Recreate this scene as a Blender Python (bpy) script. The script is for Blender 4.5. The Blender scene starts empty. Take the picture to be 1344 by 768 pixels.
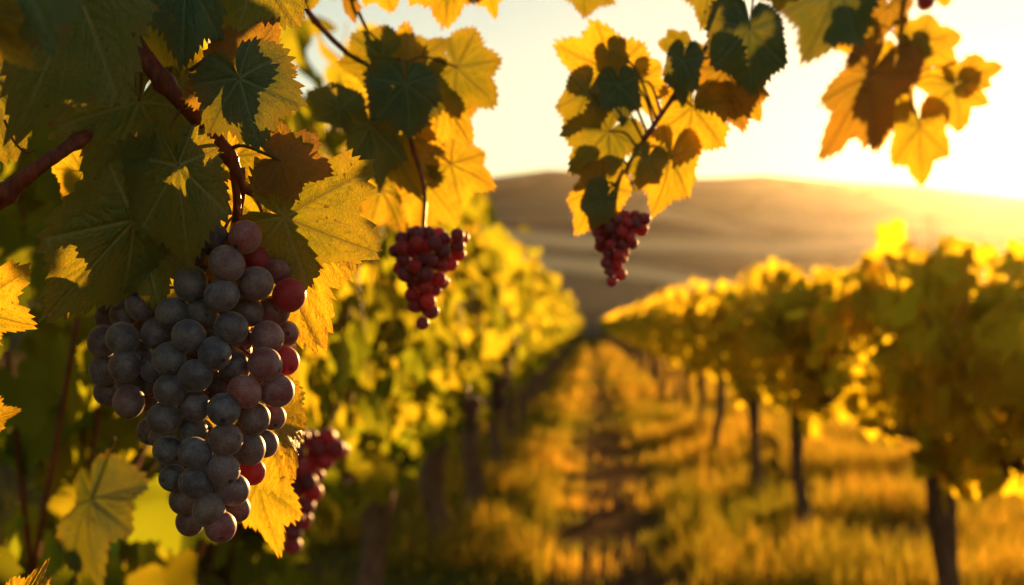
import bpy, math, random
import numpy as np
from mathutils import Vector, Matrix

SC = bpy.context.scene
COL = SC.collection
R = math.radians
F_PX = 1344 * 50.0 / 36.0

# ------------------------------------------------------------------ camera
CAM = Vector((0.0, 0.0, 1.5))
cam_d = bpy.data.cameras.new('camera')
cam = bpy.data.objects.new('camera', cam_d)
COL.objects.link(cam)
cam.location = CAM
cam.rotation_euler = (R(90 + 1.26), 0, R(3.16))
cam_d.lens = 50
cam_d.sensor_width = 36
cam_d.clip_start = 0.02
cam_d.clip_end = 5000
cam_d.dof.use_dof = True
cam_d.dof.focus_distance = 0.85
cam_d.dof.aperture_fstop = 7.4
SC.camera = cam
CM = cam.rotation_euler.to_matrix()

# ------------------------------------------------------------------ light
SUN_AZ = 16.5      # degrees right of the rows' direction (+Y)
SUN_EL = 6.4
w = bpy.data.worlds.new('World')
SC.world = w
w.use_nodes = True
nt = w.node_tree
nt.nodes.clear()
out = nt.nodes.new('ShaderNodeOutputWorld')
bg = nt.nodes.new('ShaderNodeBackground')
sky = nt.nodes.new('ShaderNodeTexSky')
sky.sky_type = 'NISHITA'
sky.sun_disc = False
sky.sun_elevation = R(SUN_EL)
sky.sun_rotation = R(SUN_AZ)
sky.altitude = 100
sky.air_density = 1.1
sky.dust_density = 0.08
sky.ozone_density = 1.0
tint = nt.nodes.new('ShaderNodeMix')
tint.data_type = 'RGBA'
tint.blend_type = 'MULTIPLY'
tint.inputs[0].default_value = 1.0
tint.inputs[7].default_value = (1.0, 0.83, 0.68, 1)
nt.links.new(sky.outputs[0], tint.inputs[6])
nt.links.new(tint.outputs[2], bg.inputs[0])
bg.inputs[1].default_value = 0.056
nt.links.new(bg.outputs[0], out.inputs[0])

sun_d = bpy.data.lights.new('sun', 'SUN')
sun_d.energy = 5.0
sun_d.angle = R(0.7)
sun_d.color = (1.0, 0.53, 0.16)
sun = bpy.data.objects.new('sun', sun_d)
COL.objects.link(sun)
sd = Vector((math.sin(R(SUN_AZ)) * math.cos(R(SUN_EL)), math.cos(R(SUN_AZ)) * math.cos(R(SUN_EL)), math.sin(R(SUN_EL))))
sun.rotation_euler = sd.to_track_quat('Z', 'Y').to_euler()

SC.view_settings.view_transform = 'Standard'
SC.view_settings.look = 'None'
SC.view_settings.gamma = 1
SC.view_settings.use_curve_mapping = False
SC.view_settings.exposure = 1.98
SC.render.engine = 'CYCLES'
cy = SC.cycles
cy.use_denoising = True
try:
    cy.denoiser = 'OPENIMAGEDENOISE'
except Exception:
    pass
cy.use_adaptive_sampling = True
cy.adaptive_threshold = 0.015
cy.max_bounces = 8
cy.diffuse_bounces = 3
cy.glossy_bounces = 2
cy.transmission_bounces = 5
cy.volume_bounces = 0
cy.sample_clamp_indirect = 6.0
cy.caustics_reflective = False
cy.caustics_refractive = False

HAZE_DENSITY = 0.00006

# ------------------------------------------------------------------ helpers
def P(px, py, d):
    """point seen at photograph pixel (px, py) at distance d along the view axis"""
    v = Vector(((px - 672) / F_PX * d, (384 - py) / F_PX * d, -d))
    return CAM + CM @ v

def PL(x, y, z):
    return Vector((x, y, z))

def link(name, mesh, mats, parent=None, loc=(0, 0, 0)):
    o = bpy.data.objects.new(name, mesh)
    COL.objects.link(o)
    if mesh is not None:
        for m in (mats if isinstance(mats, (list, tuple)) else [mats]):
            if m is not None and m.name not in [x.name for x in mesh.materials]:
                mesh.materials.append(m)
    o.location = loc
    if parent is not None:
        o.parent = parent
    return o

def tag(o, label, cat, group=None, kind=None):
    if label:
        o['label'] = label
    if cat:
        o['category'] = cat
    if group:
        o['group'] = group
    if kind:
        o['kind'] = kind
    return o

def empty(name, loc, label, cat, group=None):
    o = bpy.data.objects.new(name, None)
    o.empty_display_size = 0.05
    COL.objects.link(o)
    o.location = loc
    return tag(o, label, cat, group)

def np_mesh(name, verts, faces_flat, nper, attrs=None, smooth=True):
    """verts Nx3, faces_flat M*nper ints (all faces the same size)"""
    me = bpy.data.meshes.new(name)
    verts = np.ascontiguousarray(verts, dtype=np.float32)
    faces_flat = np.ascontiguousarray(faces_flat, dtype=np.int32).ravel()
    nf = len(faces_flat) // nper
    me.vertices.add(len(verts))
    me.vertices.foreach_set('co', verts.ravel())
    me.loops.add(len(faces_flat))
    me.loops.foreach_set('vertex_index', faces_flat)
    me.polygons.add(nf)
    me.polygons.foreach_set('loop_start', np.arange(0, nf * nper, nper, dtype=np.int32))
    me.polygons.foreach_set('loop_total', np.full(nf, nper, dtype=np.int32))
    if smooth:
        me.polygons.foreach_set('use_smooth', np.ones(nf, dtype=bool))
    for k, (typ, arr) in (attrs or {}).items():
        a = me.attributes.new(k, typ, 'POINT')
        arr = np.ascontiguousarray(arr, dtype=np.float32)
        a.data.foreach_set('value' if typ == 'FLOAT' else 'vector', arr.ravel())
    me.update(calc_edges=True)
    me.validate()
    return me

def spline(pts, rads, sub=8):
    """Catmull-Rom through the points"""
    p = np.array([tuple(q) for q in pts], float)
    r = np.array(rads, float)
    if len(p) < 3:
        t = np.linspace(0, 1, sub + 1)[:, None]
        return p[0] * (1 - t) + p[-1] * t, r[0] * (1 - t[:, 0]) + r[-1] * t[:, 0]
    pp = np.vstack([2 * p[0] - p[1], p, 2 * p[-1] - p[-2]])
    oc, orr = [], []
    for i in range(len(p) - 1):
        a, b, c, d = pp[i], pp[i + 1], pp[i + 2], pp[i + 3]
        ts = np.linspace(0, 1, sub, endpoint=False)
        for t in ts:
            oc.append(0.5 * (2 * b + (c - a) * t + (2 * a - 5 * b + 4 * c - d) * t * t + (3 * b - a - 3 * c + d) * t ** 3))
            orr.append(r[i] * (1 - t) + r[i + 1] * t)
    oc.append(p[-1]); orr.append(r[-1])
    return np.array(oc), np.array(orr)

def tube_arrays(pts, rads, seg=10, sub=8, rough=0.0, rng=None, nodes=0.0):
    c, r = spline(pts, rads, sub)
    n = len(c)
    t = np.gradient(c, axis=0)
    t /= np.linalg.norm(t, axis=1)[:, None] + 1e-12
    ref = np.array([0.13, 0.31, 0.94])
    if abs(t[0] @ ref) > 0.9:
        ref = np.array([0.95, 0.2, 0.1])
    u = np.cross(t[0], ref); u /= np.linalg.norm(u)
    V = []
    ph = rng.uniform(0, 6.28, 6) if rng is not None else np.zeros(6)
    arc = np.concatenate([[0], np.cumsum(np.linalg.norm(np.diff(c, axis=0), axis=1))])
    for i in range(n):
        u = u - (u @ t[i]) * t[i]; u /= np.linalg.norm(u) + 1e-12
        v = np.cross(t[i], u)
        a = np.linspace(0, 2 * math.pi, seg, endpoint=False)
        rr = np.full(seg, r[i])
        if rough:
            rr = rr * (1 + rough * (np.sin(3 * a + ph[0] + arc[i] * 5 / max(r.mean() * 18, 1e-4)) * 0.5 + np.sin(5 * a + ph[1]) * 0.35
                                    + 0.5 * np.sin(arc[i] / max(r.mean() * 3, 1e-4) + ph[2]) + (rng.uniform(-0.35, 0.35, seg) if rng is not None else 0)))
        if nodes:
            k = (arc[i] / nodes) % 1.0
            rr = rr * (1 + 0.35 * math.exp(-((k - 0.5) / 0.07) ** 2))
        V.append(c[i] + np.outer(np.cos(a) * rr, u) + np.outer(np.sin(a) * rr, v))
    V = np.vstack(V)
    F = []
    for i in range(n - 1):
        for j in range(seg):
            k = (j + 1) % seg
            F.append((i * seg + j, i * seg + k, (i + 1) * seg + k, (i + 1) * seg + j))
    b = len(V)
    V = np.vstack([V, c[0], c[-1]])
    for j in range(seg):                       # caps as degenerate-free quads: centre, j, mid, j+1 -> use thin quads
        k = (j + 1) % seg
        F.append((b, k, j, j)) if False else None
    F = np.array(F)
    # caps: fan of quads over pairs of segments
    cap = []
    for j in range(0, seg, 2):
        k, l = (j + 1) % seg, (j + 2) % seg
        cap.append((b, l, k, j))
        o = (n - 1) * seg
        cap.append((b + 1, o + j, o + k, o + l))
    return V, np.vstack([F, np.array(cap)])

class MB:
    """collects quad geometry into one mesh"""
    def __init__(self):
        self.v, self.f, self.n = [], [], 0
    def add(self, V, F):
        self.v.append(V); self.f.append(F + self.n); self.n += len(V)
    def tube(self, *a, **k):
        self.add(*tube_arrays(*a, **k)); return self
    def mesh(self, name):
        return np_mesh(name, np.vstack(self.v), np.vstack(self.f), 4)

# ------------------------------------------------------------------ materials
def new_mat(name):
    m = bpy.data.materials.new(name)
    m.use_nodes = True
    m.node_tree.nodes.clear()
    return m, m.node_tree

def N(t, typ, **kw):
    n = t.nodes.new(typ)
    for k, v in kw.items():
        setattr(n, k, v)
    return n

def ramp(t, fac, stops):
    n = N(t, 'ShaderNodeValToRGB')
    el = n.color_ramp.elements
    while len(el) < len(stops):
        el.new(0.5)
    for e, (p, c) in zip(el, stops):
        e.position = p
        e.color = (*c, 1)
    if fac is not None:
        t.links.new(fac, n.inputs[0])
    return n.outputs[0]

def mixc(t, fac, a, b, mode='MIX'):
    n = N(t, 'ShaderNodeMix', data_type='RGBA', blend_type=mode)
    for i, s in ((0, fac), (6, a), (7, b)):
        if hasattr(s, 'is_linked') or hasattr(s, 'links'):
            t.links.new(s, n.inputs[i])
        elif i == 0:
            n.inputs[0].default_value = s
        else:
            n.inputs[i].default_value = (*s, 1)
    return n.outputs[2]

def mathn(t, op, a, b=0.5):
    n = N(t, 'ShaderNodeMath', operation=op)
    for i, s in ((0, a), (1, b)):
        if hasattr(s, 'links'):
            t.links.new(s, n.inputs[i])
        else:
            n.inputs[i].default_value = s
    return n.outputs[0]

def noise(t, vec, scale, detail=4, rough=0.55):
    n = N(t, 'ShaderNodeTexNoise')
    n.inputs['Scale'].default_value = scale
    n.inputs['Detail'].default_value = detail
    n.inputs['Roughness'].default_value = rough
    if vec is not None:
        t.links.new(vec, n.inputs['Vector'])
    return n.outputs[0]

def attr(t, name, typ='GEOMETRY'):
    n = N(t, 'ShaderNodeAttribute', attribute_name=name, attribute_type=typ)
    return n

def leaf_material(name, base_a, base_b, tr_a, tr_b, fac, hero=True, rough=0.5, vein_col=(0.25, 0.24, 0.06)):
    m, t = new_mat(name)
    o = N(t, 'ShaderNodeOutputMaterial')
    pr = N(t, 'ShaderNodeBsdfPrincipled')
    tr = N(t, 'ShaderNodeBsdfTranslucent')
    mx = N(t, 'ShaderNodeMixShader')
    if hero:
        luv = attr(t, 'luv').outputs['Vector']
        rnd = N(t, 'ShaderNodeObjectInfo').outputs['Random']
        off = N(t, 'ShaderNodeVectorMath', operation='ADD')
        cmb = N(t, 'ShaderNodeCombineXYZ')
        t.links.new(mathn(t, 'MULTIPLY', rnd, 37.0), cmb.inputs[2])
        t.links.new(luv, off.inputs[0]); t.links.new(cmb.outputs[0], off.inputs[1])
        nz = noise(t, off.outputs[0], 2.6, 5, 0.6)
        fine = noise(t, off.outputs[0], 30.0, 3, 0.6)
        spots = noise(t, off.outputs[0], 9.0, 2, 0.5)
        vein = attr(t, 'vein').outputs['Fac']
        edge = attr(t, 'edge').outputs['Fac']
        ln_ = N(t, 'ShaderNodeVectorMath', operation='LENGTH')
        t.links.new(luv, ln_.inputs[0])
        nr = mathn(t, 'ADD', nz, mathn(t, 'MULTIPLY', mathn(t, 'SUBTRACT', ln_.outputs['Value'], 0.45), 0.35))
        nr = mathn(t, 'SUBTRACT', nr, mathn(t, 'MULTIPLY', attr(t, 'crease').outputs['Fac'], 0.10))
        k = ramp(t, nr, [(0.33, (0, 0, 0)), (0.66, (1, 1, 1))])
        base = mixc(t, k, base_a, base_b)
        base = mixc(t, mathn(t, 'MULTIPLY', fine, 0.45), base, (base_a[0] * .45, base_a[1] * .45, base_a[2] * .45))
        # brown, dry margin and a few necrotic spots
        e2 = mathn(t, 'MULTIPLY', edge, ramp(t, spots, [(0.45, (0, 0, 0)), (0.62, (1, 1, 1))]))
        base = mixc(t, mathn(t, 'MULTIPLY', e2, 0.75), base, (0.16, 0.075, 0.02))
        sp = ramp(t, noise(t, off.outputs[0], 14.0, 1, 0.5), [(0.72, (0, 0, 0)), (0.76, (1, 1, 1))])
        base = mixc(t, mathn(t, 'MULTIPLY', sp, 0.6), base, (0.09, 0.04, 0.015))
        base = mixc(t, mathn(t, 'MULTIPLY', vein, 0.8), base, vein_col)
        trc = mixc(t, k, tr_a, tr_b)
        trc = mixc(t, mathn(t, 'MULTIPLY', e2, 0.55), trc, (0.35, 0.13, 0.02))
        trc = mixc(t, mathn(t, 'MULTIPLY', sp, 0.8), trc, (0.12, 0.05, 0.01))
        trc = mixc(t, mathn(t, 'MULTIPLY', fine, 0.3), trc, (tr_a[0] * .4, tr_a[1] * .4, tr_a[2] * .4))
        trc = mixc(t, mathn(t, 'MULTIPLY', vein, 0.8), trc, (tr_a[0] * .35, tr_a[1] * .22, tr_a[2] * .2))
        vor = N(t, 'ShaderNodeTexVoronoi', feature='DISTANCE_TO_EDGE')
        vor.inputs['Scale'].default_value = 26.0
        t.links.new(off.outputs[0], vor.inputs['Vector'])
        bh = mathn(t, 'ADD', mathn(t, 'MULTIPLY', ramp(t, vor.outputs['Distance'], [(0.0, (0, 0, 0)), (0.16, (1, 1, 1))]), 0.5), mathn(t, 'MULTIPLY', vein, -0.8))
        bp = N(t, 'ShaderNodeBump')
        bp.inputs['Strength'].default_value = 0.55
        bp.inputs['Distance'].default_value = 0.0012
        t.links.new(bh, bp.inputs['Height'])
        t.links.new(bp.outputs[0], pr.inputs['Normal'])
        t.links.new(bp.outputs[0], tr.inputs['Normal'])
    else:
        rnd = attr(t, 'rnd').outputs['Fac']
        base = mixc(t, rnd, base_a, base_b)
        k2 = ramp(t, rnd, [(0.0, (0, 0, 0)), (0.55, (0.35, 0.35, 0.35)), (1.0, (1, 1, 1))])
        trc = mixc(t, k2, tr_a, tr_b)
    t.links.new(base, pr.inputs['Base Color'])
    t.links.new(trc, tr.inputs['Color'])
    pr.inputs['Roughness'].default_value = rough
    pr.inputs['Specular IOR Level'].default_value = 0.3 if hero else 0.0
    mx.inputs[0].default_value = fac
    t.links.new(pr.outputs[0], mx.inputs[1])
    t.links.new(tr.outputs[0], mx.inputs[2])
    t.links.new(mx.outputs[0], o.inputs['Surface'])
    return m

LEAF = {
    # leaf with bluish shade put into its colour, and low translucency
    'teal': leaf_material('shaded_leaf', (0.035, 0.125, 0.068), (0.075, 0.14, 0.05), (0.12, 0.14, 0.01), (0.24, 0.21, 0.01), 0.28, vein_col=(0.20, 0.28, 0.13)),
    # ordinary green leaf
    'green': leaf_material('green_leaf', (0.065, 0.135, 0.026), (0.115, 0.15, 0.026), (0.26, 0.25, 0.012), (0.44, 0.34, 0.014), 0.36, vein_col=(0.36, 0.36, 0.13)),
    # turning leaf
    'gold': leaf_material('yellowing_leaf', (0.12, 0.135, 0.018), (0.21, 0.15, 0.018), (0.40, 0.34, 0.015), (0.80, 0.48, 0.02), 0.50, vein_col=(0.36, 0.29, 0.09)),
    # bronze leaf
    'brown': leaf_material('bronze_leaf', (0.10, 0.08, 0.02), (0.15, 0.085, 0.022), (0.34, 0.24, 0.02), (0.46, 0.26, 0.02), 0.40, vein_col=(0.28, 0.17, 0.07)),
}
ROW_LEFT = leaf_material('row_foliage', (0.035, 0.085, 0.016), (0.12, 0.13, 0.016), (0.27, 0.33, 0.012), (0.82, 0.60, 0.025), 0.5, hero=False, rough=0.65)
ROW_RIGHT = leaf_material('row_foliage_sunglow', (0.06, 0.10, 0.014), (0.15, 0.13, 0.014), (0.62, 0.48, 0.014), (0.98, 0.66, 0.02), 0.66, hero=False, rough=0.65)  # the right row's amber sun glow is put into its leaf colour
GRASS = leaf_material('grass_blade', (0.04, 0.08, 0.014), (0.22, 0.15, 0.03), (0.15, 0.20, 0.010), (0.88, 0.50, 0.04), 0.5, hero=False, rough=0.6)

def bark_material(name, a, b, scale=60, rough=0.85, bump=0.004, spec=0.3):
    m, t = new_mat(name)
    o = N(t, 'ShaderNodeOutputMaterial')
    pr = N(t, 'ShaderNodeBsdfPrincipled')
    tc = N(t, 'ShaderNodeTexCoord')
    mp = N(t, 'ShaderNodeMapping')
    mp.inputs['Scale'].default_value = (1, 1, 0.22)
    t.links.new(tc.outputs['Object'], mp.inputs[0])
    n1 = noise(t, mp.outputs[0], scale, 6, 0.65)
    n2 = noise(t, tc.outputs['Object'], scale * 0.25, 3)
    c = mixc(t, ramp(t, n1, [(0.35, (0, 0, 0)), (0.65, (1, 1, 1))]), a, b)
    c = mixc(t, mathn(t, 'MULTIPLY', n2, 0.5), c, (a[0] * .5, a[1] * .5, a[2] * .5))
    t.links.new(c, pr.inputs['Base Color'])
    pr.inputs['Roughness'].default_value = rough
    pr.inputs['Specular IOR Level'].default_value = spec
    bp = N(t, 'ShaderNodeBump')
    bp.inputs['Strength'].default_value = 0.8
    bp.inputs['Distance'].default_value = bump
    t.links.new(n1, bp.inputs['Height'])
    t.links.new(bp.outputs[0], pr.inputs['Normal'])
    t.links.new(pr.outputs[0], o.inputs[0])
    return m

CANE = bark_material('red_brown_cane', (0.09, 0.018, 0.012), (0.30, 0.075, 0.03), 260, 0.55, 0.0012)
PETIOLE = bark_material('petiole_skin', (0.12, 0.07, 0.02), (0.22, 0.09, 0.03), 300, 0.5, 0.0003)
STEM = bark_material('bunch_stem_skin', (0.18, 0.03, 0.015), (0.28, 0.06, 0.02), 300, 0.45, 0.0004)
BARK = bark_material('vine_bark', (0.075, 0.045, 0.03), (0.28, 0.17, 0.105), 70, 0.9, 0.012, 0.05)
HOSE = bark_material('weathered_hose', (0.018, 0.014, 0.012), (0.04, 0.03, 0.025), 40, 1.0, 0.001, 0.0)

def grape_material(name, bloom=0.55, sss=0.35, deep=0.006, through=0.12, juice=(0.5, 0.06, 0.04)):
    m, t = new_mat(name)
    o = N(t, 'ShaderNodeOutputMaterial')
    pr = N(t, 'ShaderNodeBsdfPrincipled')
    info = N(t, 'ShaderNodeObjectInfo')
    tc = N(t, 'ShaderNodeTexCoord')
    off = N(t, 'ShaderNodeVectorMath', operation='ADD')
    cmb = N(t, 'ShaderNodeCombineXYZ')
    t.links.new(mathn(t, 'MULTIPLY', info.outputs['Random'], 53.0), cmb.inputs[0])
    t.links.new(tc.outputs['Object'], off.inputs[0]); t.links.new(cmb.outputs[0], off.inputs[1])
    v = off.outputs[0]
    n1 = noise(t, v, 85, 6, 0.7)
    n2 = noise(t, v, 900, 3, 0.6)
    n3 = noise(t, v, 260, 2, 0.5)
    skin = info.outputs['Color']
    bl = ramp(t, n1, [(0.36, (0.05, 0.05, 0.05)), (0.62, (1, 1, 1))])
    blm = mathn(t, 'MULTIPLY', bl, bloom)
    # bloom keeps part of the skin's hue
    bcol = mixc(t, 0.45, (0.50, 0.52, 0.60), skin)
    c = mixc(t, blm, skin, bcol)
    c = mixc(t, ramp(t, n2, [(0.40, (0, 0, 0)), (0.70, (0.55, 0.55, 0.55))]), c, (0.02, 0.018, 0.022))
    n4 = noise(t, v, 330, 3, 0.6)
    c = mixc(t, ramp(t, n4, [(0.52, (0, 0, 0)), (0.66, (0.55, 0.55, 0.55))]), c, skin)
    sp = ramp(t, n3, [(0.70, (0, 0, 0)), (0.74, (1, 1, 1))])
    c = mixc(t, mathn(t, 'MULTIPLY', sp, 0.55), c, (0.035, 0.02, 0.015))
    # blossom scar: small dark ring at the berry's lower end (object -Z)
    sep = N(t, 'ShaderNodeSeparateXYZ')
    nrm = N(t, 'ShaderNodeVectorMath', operation='NORMALIZE')
    t.links.new(tc.outputs['Object'], nrm.inputs[0])
    t.links.new(nrm.outputs[0], sep.inputs[0])
    sc = ramp(t, mathn(t, 'ADD', mathn(t, 'MULTIPLY', sep.outputs[2], -1.0), mathn(t, 'MULTIPLY', mathn(t, 'SUBTRACT', n3, 0.5), 0.05)), [(0.984, (0, 0, 0)), (0.993, (1, 1, 1))])
    c = mixc(t, mathn(t, 'MULTIPLY', sc, 0.85), c, (0.02, 0.012, 0.01))
    t.links.new(c, pr.inputs['Base Color'])
    pr.inputs['Roughness'].default_value = 0.48
    pr.inputs['Specular IOR Level'].default_value = 0.4
    pr.inputs['Subsurface Weight'].default_value = sss
    pr.inputs['Subsurface Radius'].default_value = (1.0, 0.16, 0.10)
    pr.inputs['Subsurface Scale'].default_value = deep
    pr.inputs['Sheen Weight'].default_value = 0.25
    pr.inputs['Sheen Roughness'].default_value = 0.4
    bp = N(t, 'ShaderNodeBump')
    bp.inputs['Strength'].default_value = 0.25
    bp.inputs['Distance'].default_value = 0.0004
    t.links.new(n2, bp.inputs['Height'])
    t.links.new(bp.outputs[0], pr.inputs['Normal'])
    tr = N(t, 'ShaderNodeBsdfTranslucent')
    t.links.new(mixc(t, 0.5, juice, skin), tr.inputs['Color'])
    mx = N(t, 'ShaderNodeMixShader')
    mx.inputs[0].default_value = through
    t.links.new(pr.outputs[0], mx.inputs[1]); t.links.new(tr.outputs[0], mx.inputs[2])
    t.links.new(mx.outputs[0], o.inputs[0])
    return m

GRAPE = grape_material('dusty_grape_skin', 0.6, 0.3)
GRAPE_RED = grape_material('red_grape_skin', 0.22, 0.6, 0.010, 0.28, (0.8, 0.04, 0.03))

# ------------------------------------------------------------------ ground, path, hills
def ground_material():
    m, t = new_mat('vineyard_soil')
    o = N(t, 'ShaderNodeOutputMaterial')
    pr = N(t, 'ShaderNodeBsdfPrincipled')
    tc = N(t, 'ShaderNodeTexCoord')
    n1 = noise(t, tc.outputs['Object'], 0.55, 6, 0.6)
    n2 = noise(t, tc.outputs['Object'], 9.0, 5, 0.6)
    c = ramp(t, n1, [(0.3, (0.075, 0.045, 0.022)), (0.5, (0.13, 0.085, 0.032)), (0.7, (0.10, 0.10, 0.025))])
    c = mixc(t, mathn(t, 'MULTIPLY', n2, 0.6), c, (0.05, 0.03, 0.015))
    t.links.new(c, pr.inputs['Base Color'])
    pr.inputs['Roughness'].default_value = 0.95
    pr.inputs['Specular IOR Level'].default_value = 0.0
    bp = N(t, 'ShaderNodeBump')
    bp.inputs['Strength'].default_value = 1.0
    bp.inputs['Distance'].default_value = 0.06
    t.links.new(n2, bp.inputs['Height'])
    t.links.new(bp.outputs[0], pr.inputs['Normal'])
    t.links.new(pr.outputs[0], o.inputs[0])
    return m

def path_material():
    m, t = new_mat('trodden_earth')
    o = N(t, 'ShaderNodeOutputMaterial')
    pr = N(t, 'ShaderNodeBsdfPrincipled')
    tc = N(t, 'ShaderNodeTexCoord')
    n1 = noise(t, tc.outputs['Object'], 1.6, 5, 0.6)
    n2 = noise(t, tc.outputs['Object'], 22.0, 5, 0.65)
    c = ramp(t, n1, [(0.3, (0.06, 0.035, 0.02)), (0.7, (0.15, 0.09, 0.05))])
    c = mixc(t, mathn(t, 'MULTIPLY', n2, 0.5), c, (0.05, 0.03, 0.018))
    t.links.new(c, pr.inputs['Base Color'])
    pr.inputs['Roughness'].default_value = 0.95
    pr.inputs['Specular IOR Level'].default_value = 0.0
    bp = N(t, 'ShaderNodeBump')
    bp.inputs['Distance'].default_value = 0.03
    t.links.new(n2, bp.inputs['Height'])
    t.links.new(bp.outputs[0], pr.inputs['Normal'])
    t.links.new(pr.outputs[0], o.inputs[0])
    return m

def hill_material():
    m, t = new_mat('hill_pasture')
    o = N(t, 'ShaderNodeOutputMaterial')
    pr = N(t, 'ShaderNodeBsdfPrincipled')
    tc = N(t, 'ShaderNodeTexCoord')
    f = attr(t, 'field').outputs['Fac']
    n1 = noise(t, tc.outputs['Object'], 0.02, 5, 0.6)
    n2 = noise(t, tc.outputs['Object'], 0.15, 4, 0.6)
    dark = ramp(t, n1, [(0.35, (0.11, 0.075, 0.06)), (0.65, (0.22, 0.145, 0.10))])
    dark = mixc(t, mathn(t, 'MULTIPLY', n2, 0.4), dark, (0.04, 0.04, 0.03))
    vo = N(t, 'ShaderNodeTexVoronoi')
    vo.inputs['Scale'].default_value = 0.022
    t.links.new(tc.outputs['Object'], vo.inputs['Vector'])
    sep = N(t, 'ShaderNodeSeparateXYZ')
    t.links.new(vo.outputs['Color'], sep.inputs[0])
    dark = mixc(t, ramp(t, sep.outputs[0], [(0.2, (0, 0, 0)), (0.9, (0.45, 0.45, 0.45))]), dark, (0.30, 0.21, 0.11))
    hedge = N(t, 'ShaderNodeTexVoronoi', feature='DISTANCE_TO_EDGE')
    hedge.inputs['Scale'].default_value = 0.022
    t.links.new(tc.outputs['Object'], hedge.inputs['Vector'])
    dark = mixc(t, ramp(t, hedge.outputs['Distance'], [(0.02, (0.7, 0.7, 0.7)), (0.06, (0, 0, 0))]), dark, (0.03, 0.03, 0.018))
    c = mixc(t, f, dark, (0.90, 0.60, 0.30))
    t.links.new(c, pr.inputs['Base Color'])
    pr.inputs['Roughness'].default_value = 1.0
    pr.inputs['Specular IOR Level'].default_value = 0.0
    t.links.new(pr.outputs[0], o.inputs[0])
    return m

RG = 640.0
na, rr = 96, np.array([0.0, 3, 6, 10, 16, 25, 40, 70, 120, 200, 320, 480, RG])
ang = np.linspace(0, 2 * math.pi, na, endpoint=False)
V = [(r * math.sin(a), r * math.cos(a), 0.0) for r in rr[1:] for a in ang]
F = []
for i in range(len(rr) - 2):
    for j in range(na):
        k = (j + 1) % na
        F.append((i * na + j, (i + 1) * na + j, (i + 1) * na + k, i * na + k))
b = len(V); V.append((0, 0, 0))
for j in range(0, na, 2):
    F.append((b, j, j + 1, (j + 2) % na))
g = link('ground', np_mesh('ground', np.array(V), np.array(F), 4), ground_material())
tag(g, 'brown vineyard soil running out to the hills', 'ground', kind='structure')

PATH_X = 0.15
ys = np.linspace(-3, 185, 300)
rg = np.random.default_rng(4)
wl = 0.32 + 0.05 * np.sin(ys * 0.9) + rg.normal(0, 0.012, len(ys))
wr = 0.32 + 0.05 * np.sin(ys * 1.3 + 2) + rg.normal(0, 0.012, len(ys))
V = []
for i, y in enumerate(ys):
    V += [(PATH_X - wl[i], y, 0.004), (PATH_X + wr[i], y, 0.004)]
F = [(2 * i, 2 * i + 1, 2 * i + 3, 2 * i + 2) for i in range(len(ys) - 1)]
p = link('path', np_mesh('path', np.array(V), np.array(F), 4), path_material())
tag(p, 'narrow dark earth path between the two vine rows', 'path', kind='structure')

# rolling hills beyond the end of the rows: a height field over bearing and distance
nb, nr = 260, 150
xs = np.linspace(-1000, 2500, nb)                    # bearing, written as the column it stands over
rs = np.concatenate([np.linspace(188, 420, 100), np.linspace(424, 600, nr - 100)])
XX, RR = np.meshgrid(xs, rs)
def wav(x, r, s):
    q = np.random.default_rng(s)
    z = 0
    for k in range(5):
        z = z + np.sin(x * q.uniform(.002, .012) + r * q.uniform(.005, .03) + q.uniform(0, 6.3)) / (1 + k * .6)
    return z / 2.2
sky_x = np.array([-1000, -200, 300, 560, 640, 720, 790, 850, 920, 1000, 1100, 1200, 1260, 1344, 1600, 2500])
sky_y = np.array([270, 262, 250, 244, 232, 222, 226, 234, 235, 231, 241, 246, 254, 263, 250, 262])
SKY = np.interp(XX, sky_x, sky_y)
base_r = np.array([188, 205, 225, 250, 262, 285, 300, 330, 350, 380, 420])
t0 = np.array([446, 425, 408, 383, 372, 352, 343, 326, 318, 300, 278])
YP = np.interp(RR, base_r, t0) + wav(XX, RR, 3) * 7 * np.clip((RR - 200) / 60, 0, 1)
fr = np.clip((RR - 420) / 70.0, 0, 1)
fr = fr * fr * (3 - 2 * fr)
YP = np.where(RR > 420, (278 + wav(XX, RR * 0 + 420, 3) * 7) * (1 - fr) + SKY * fr, YP)
back = np.clip((RR - 490) / 110, 0, 1)
YP = YP + back ** 2 * 130
ZZ = CAM.z + (425 - YP) / F_PX * RR
bx = np.arctan2(XX - 775, F_PX)
HX = RR * np.tan(bx)
HY = RR + 0 * HX
ZZ = ZZ - np.clip((np.abs(XX - 775) - 500) / 900, 0, 1) * 3
V = np.stack([HX, HY, ZZ], -1).reshape(-1, 3)
idx = np.arange(nr * nb).reshape(nr, nb)
F = np.stack([idx[:-1, :-1], idx[:-1, 1:], idx[1:, 1:], idx[1:, :-1]], -1).reshape(-1, 4)
def band(x, y, pts, wdt):
    px_, py_ = zip(*pts)
    c = np.interp(x, px_, py_)
    e = np.clip(1 - np.abs(y - c) / wdt, 0, 1)
    m = np.clip((x - px_[0]) / 60 + 1, 0, 1) * np.clip((px_[-1] - x) / 60 + 1, 0, 1)
    return np.sqrt(e) * m
fld = np.maximum.reduce([  # pale field strips, their sunlit brightness put into the colour
    band(XX, YP, [(560, 306), (650, 309), (760, 318), (900, 322), (1010, 327), (1200, 318)], 12),
    band(XX, YP, [(640, 338), (720, 345), (800, 352), (880, 364), (950, 379)], 12),
    0.7 * band(XX, YP, [(870, 280), (920, 290), (965, 303)], 10),
    0.55 * band(XX, YP, [(1000, 290), (1100, 302), (1300, 300), (1500, 310)], 12),
    0.4 * band(XX, YP, [(300, 330), (560, 350), (640, 362)], 7)])
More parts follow.
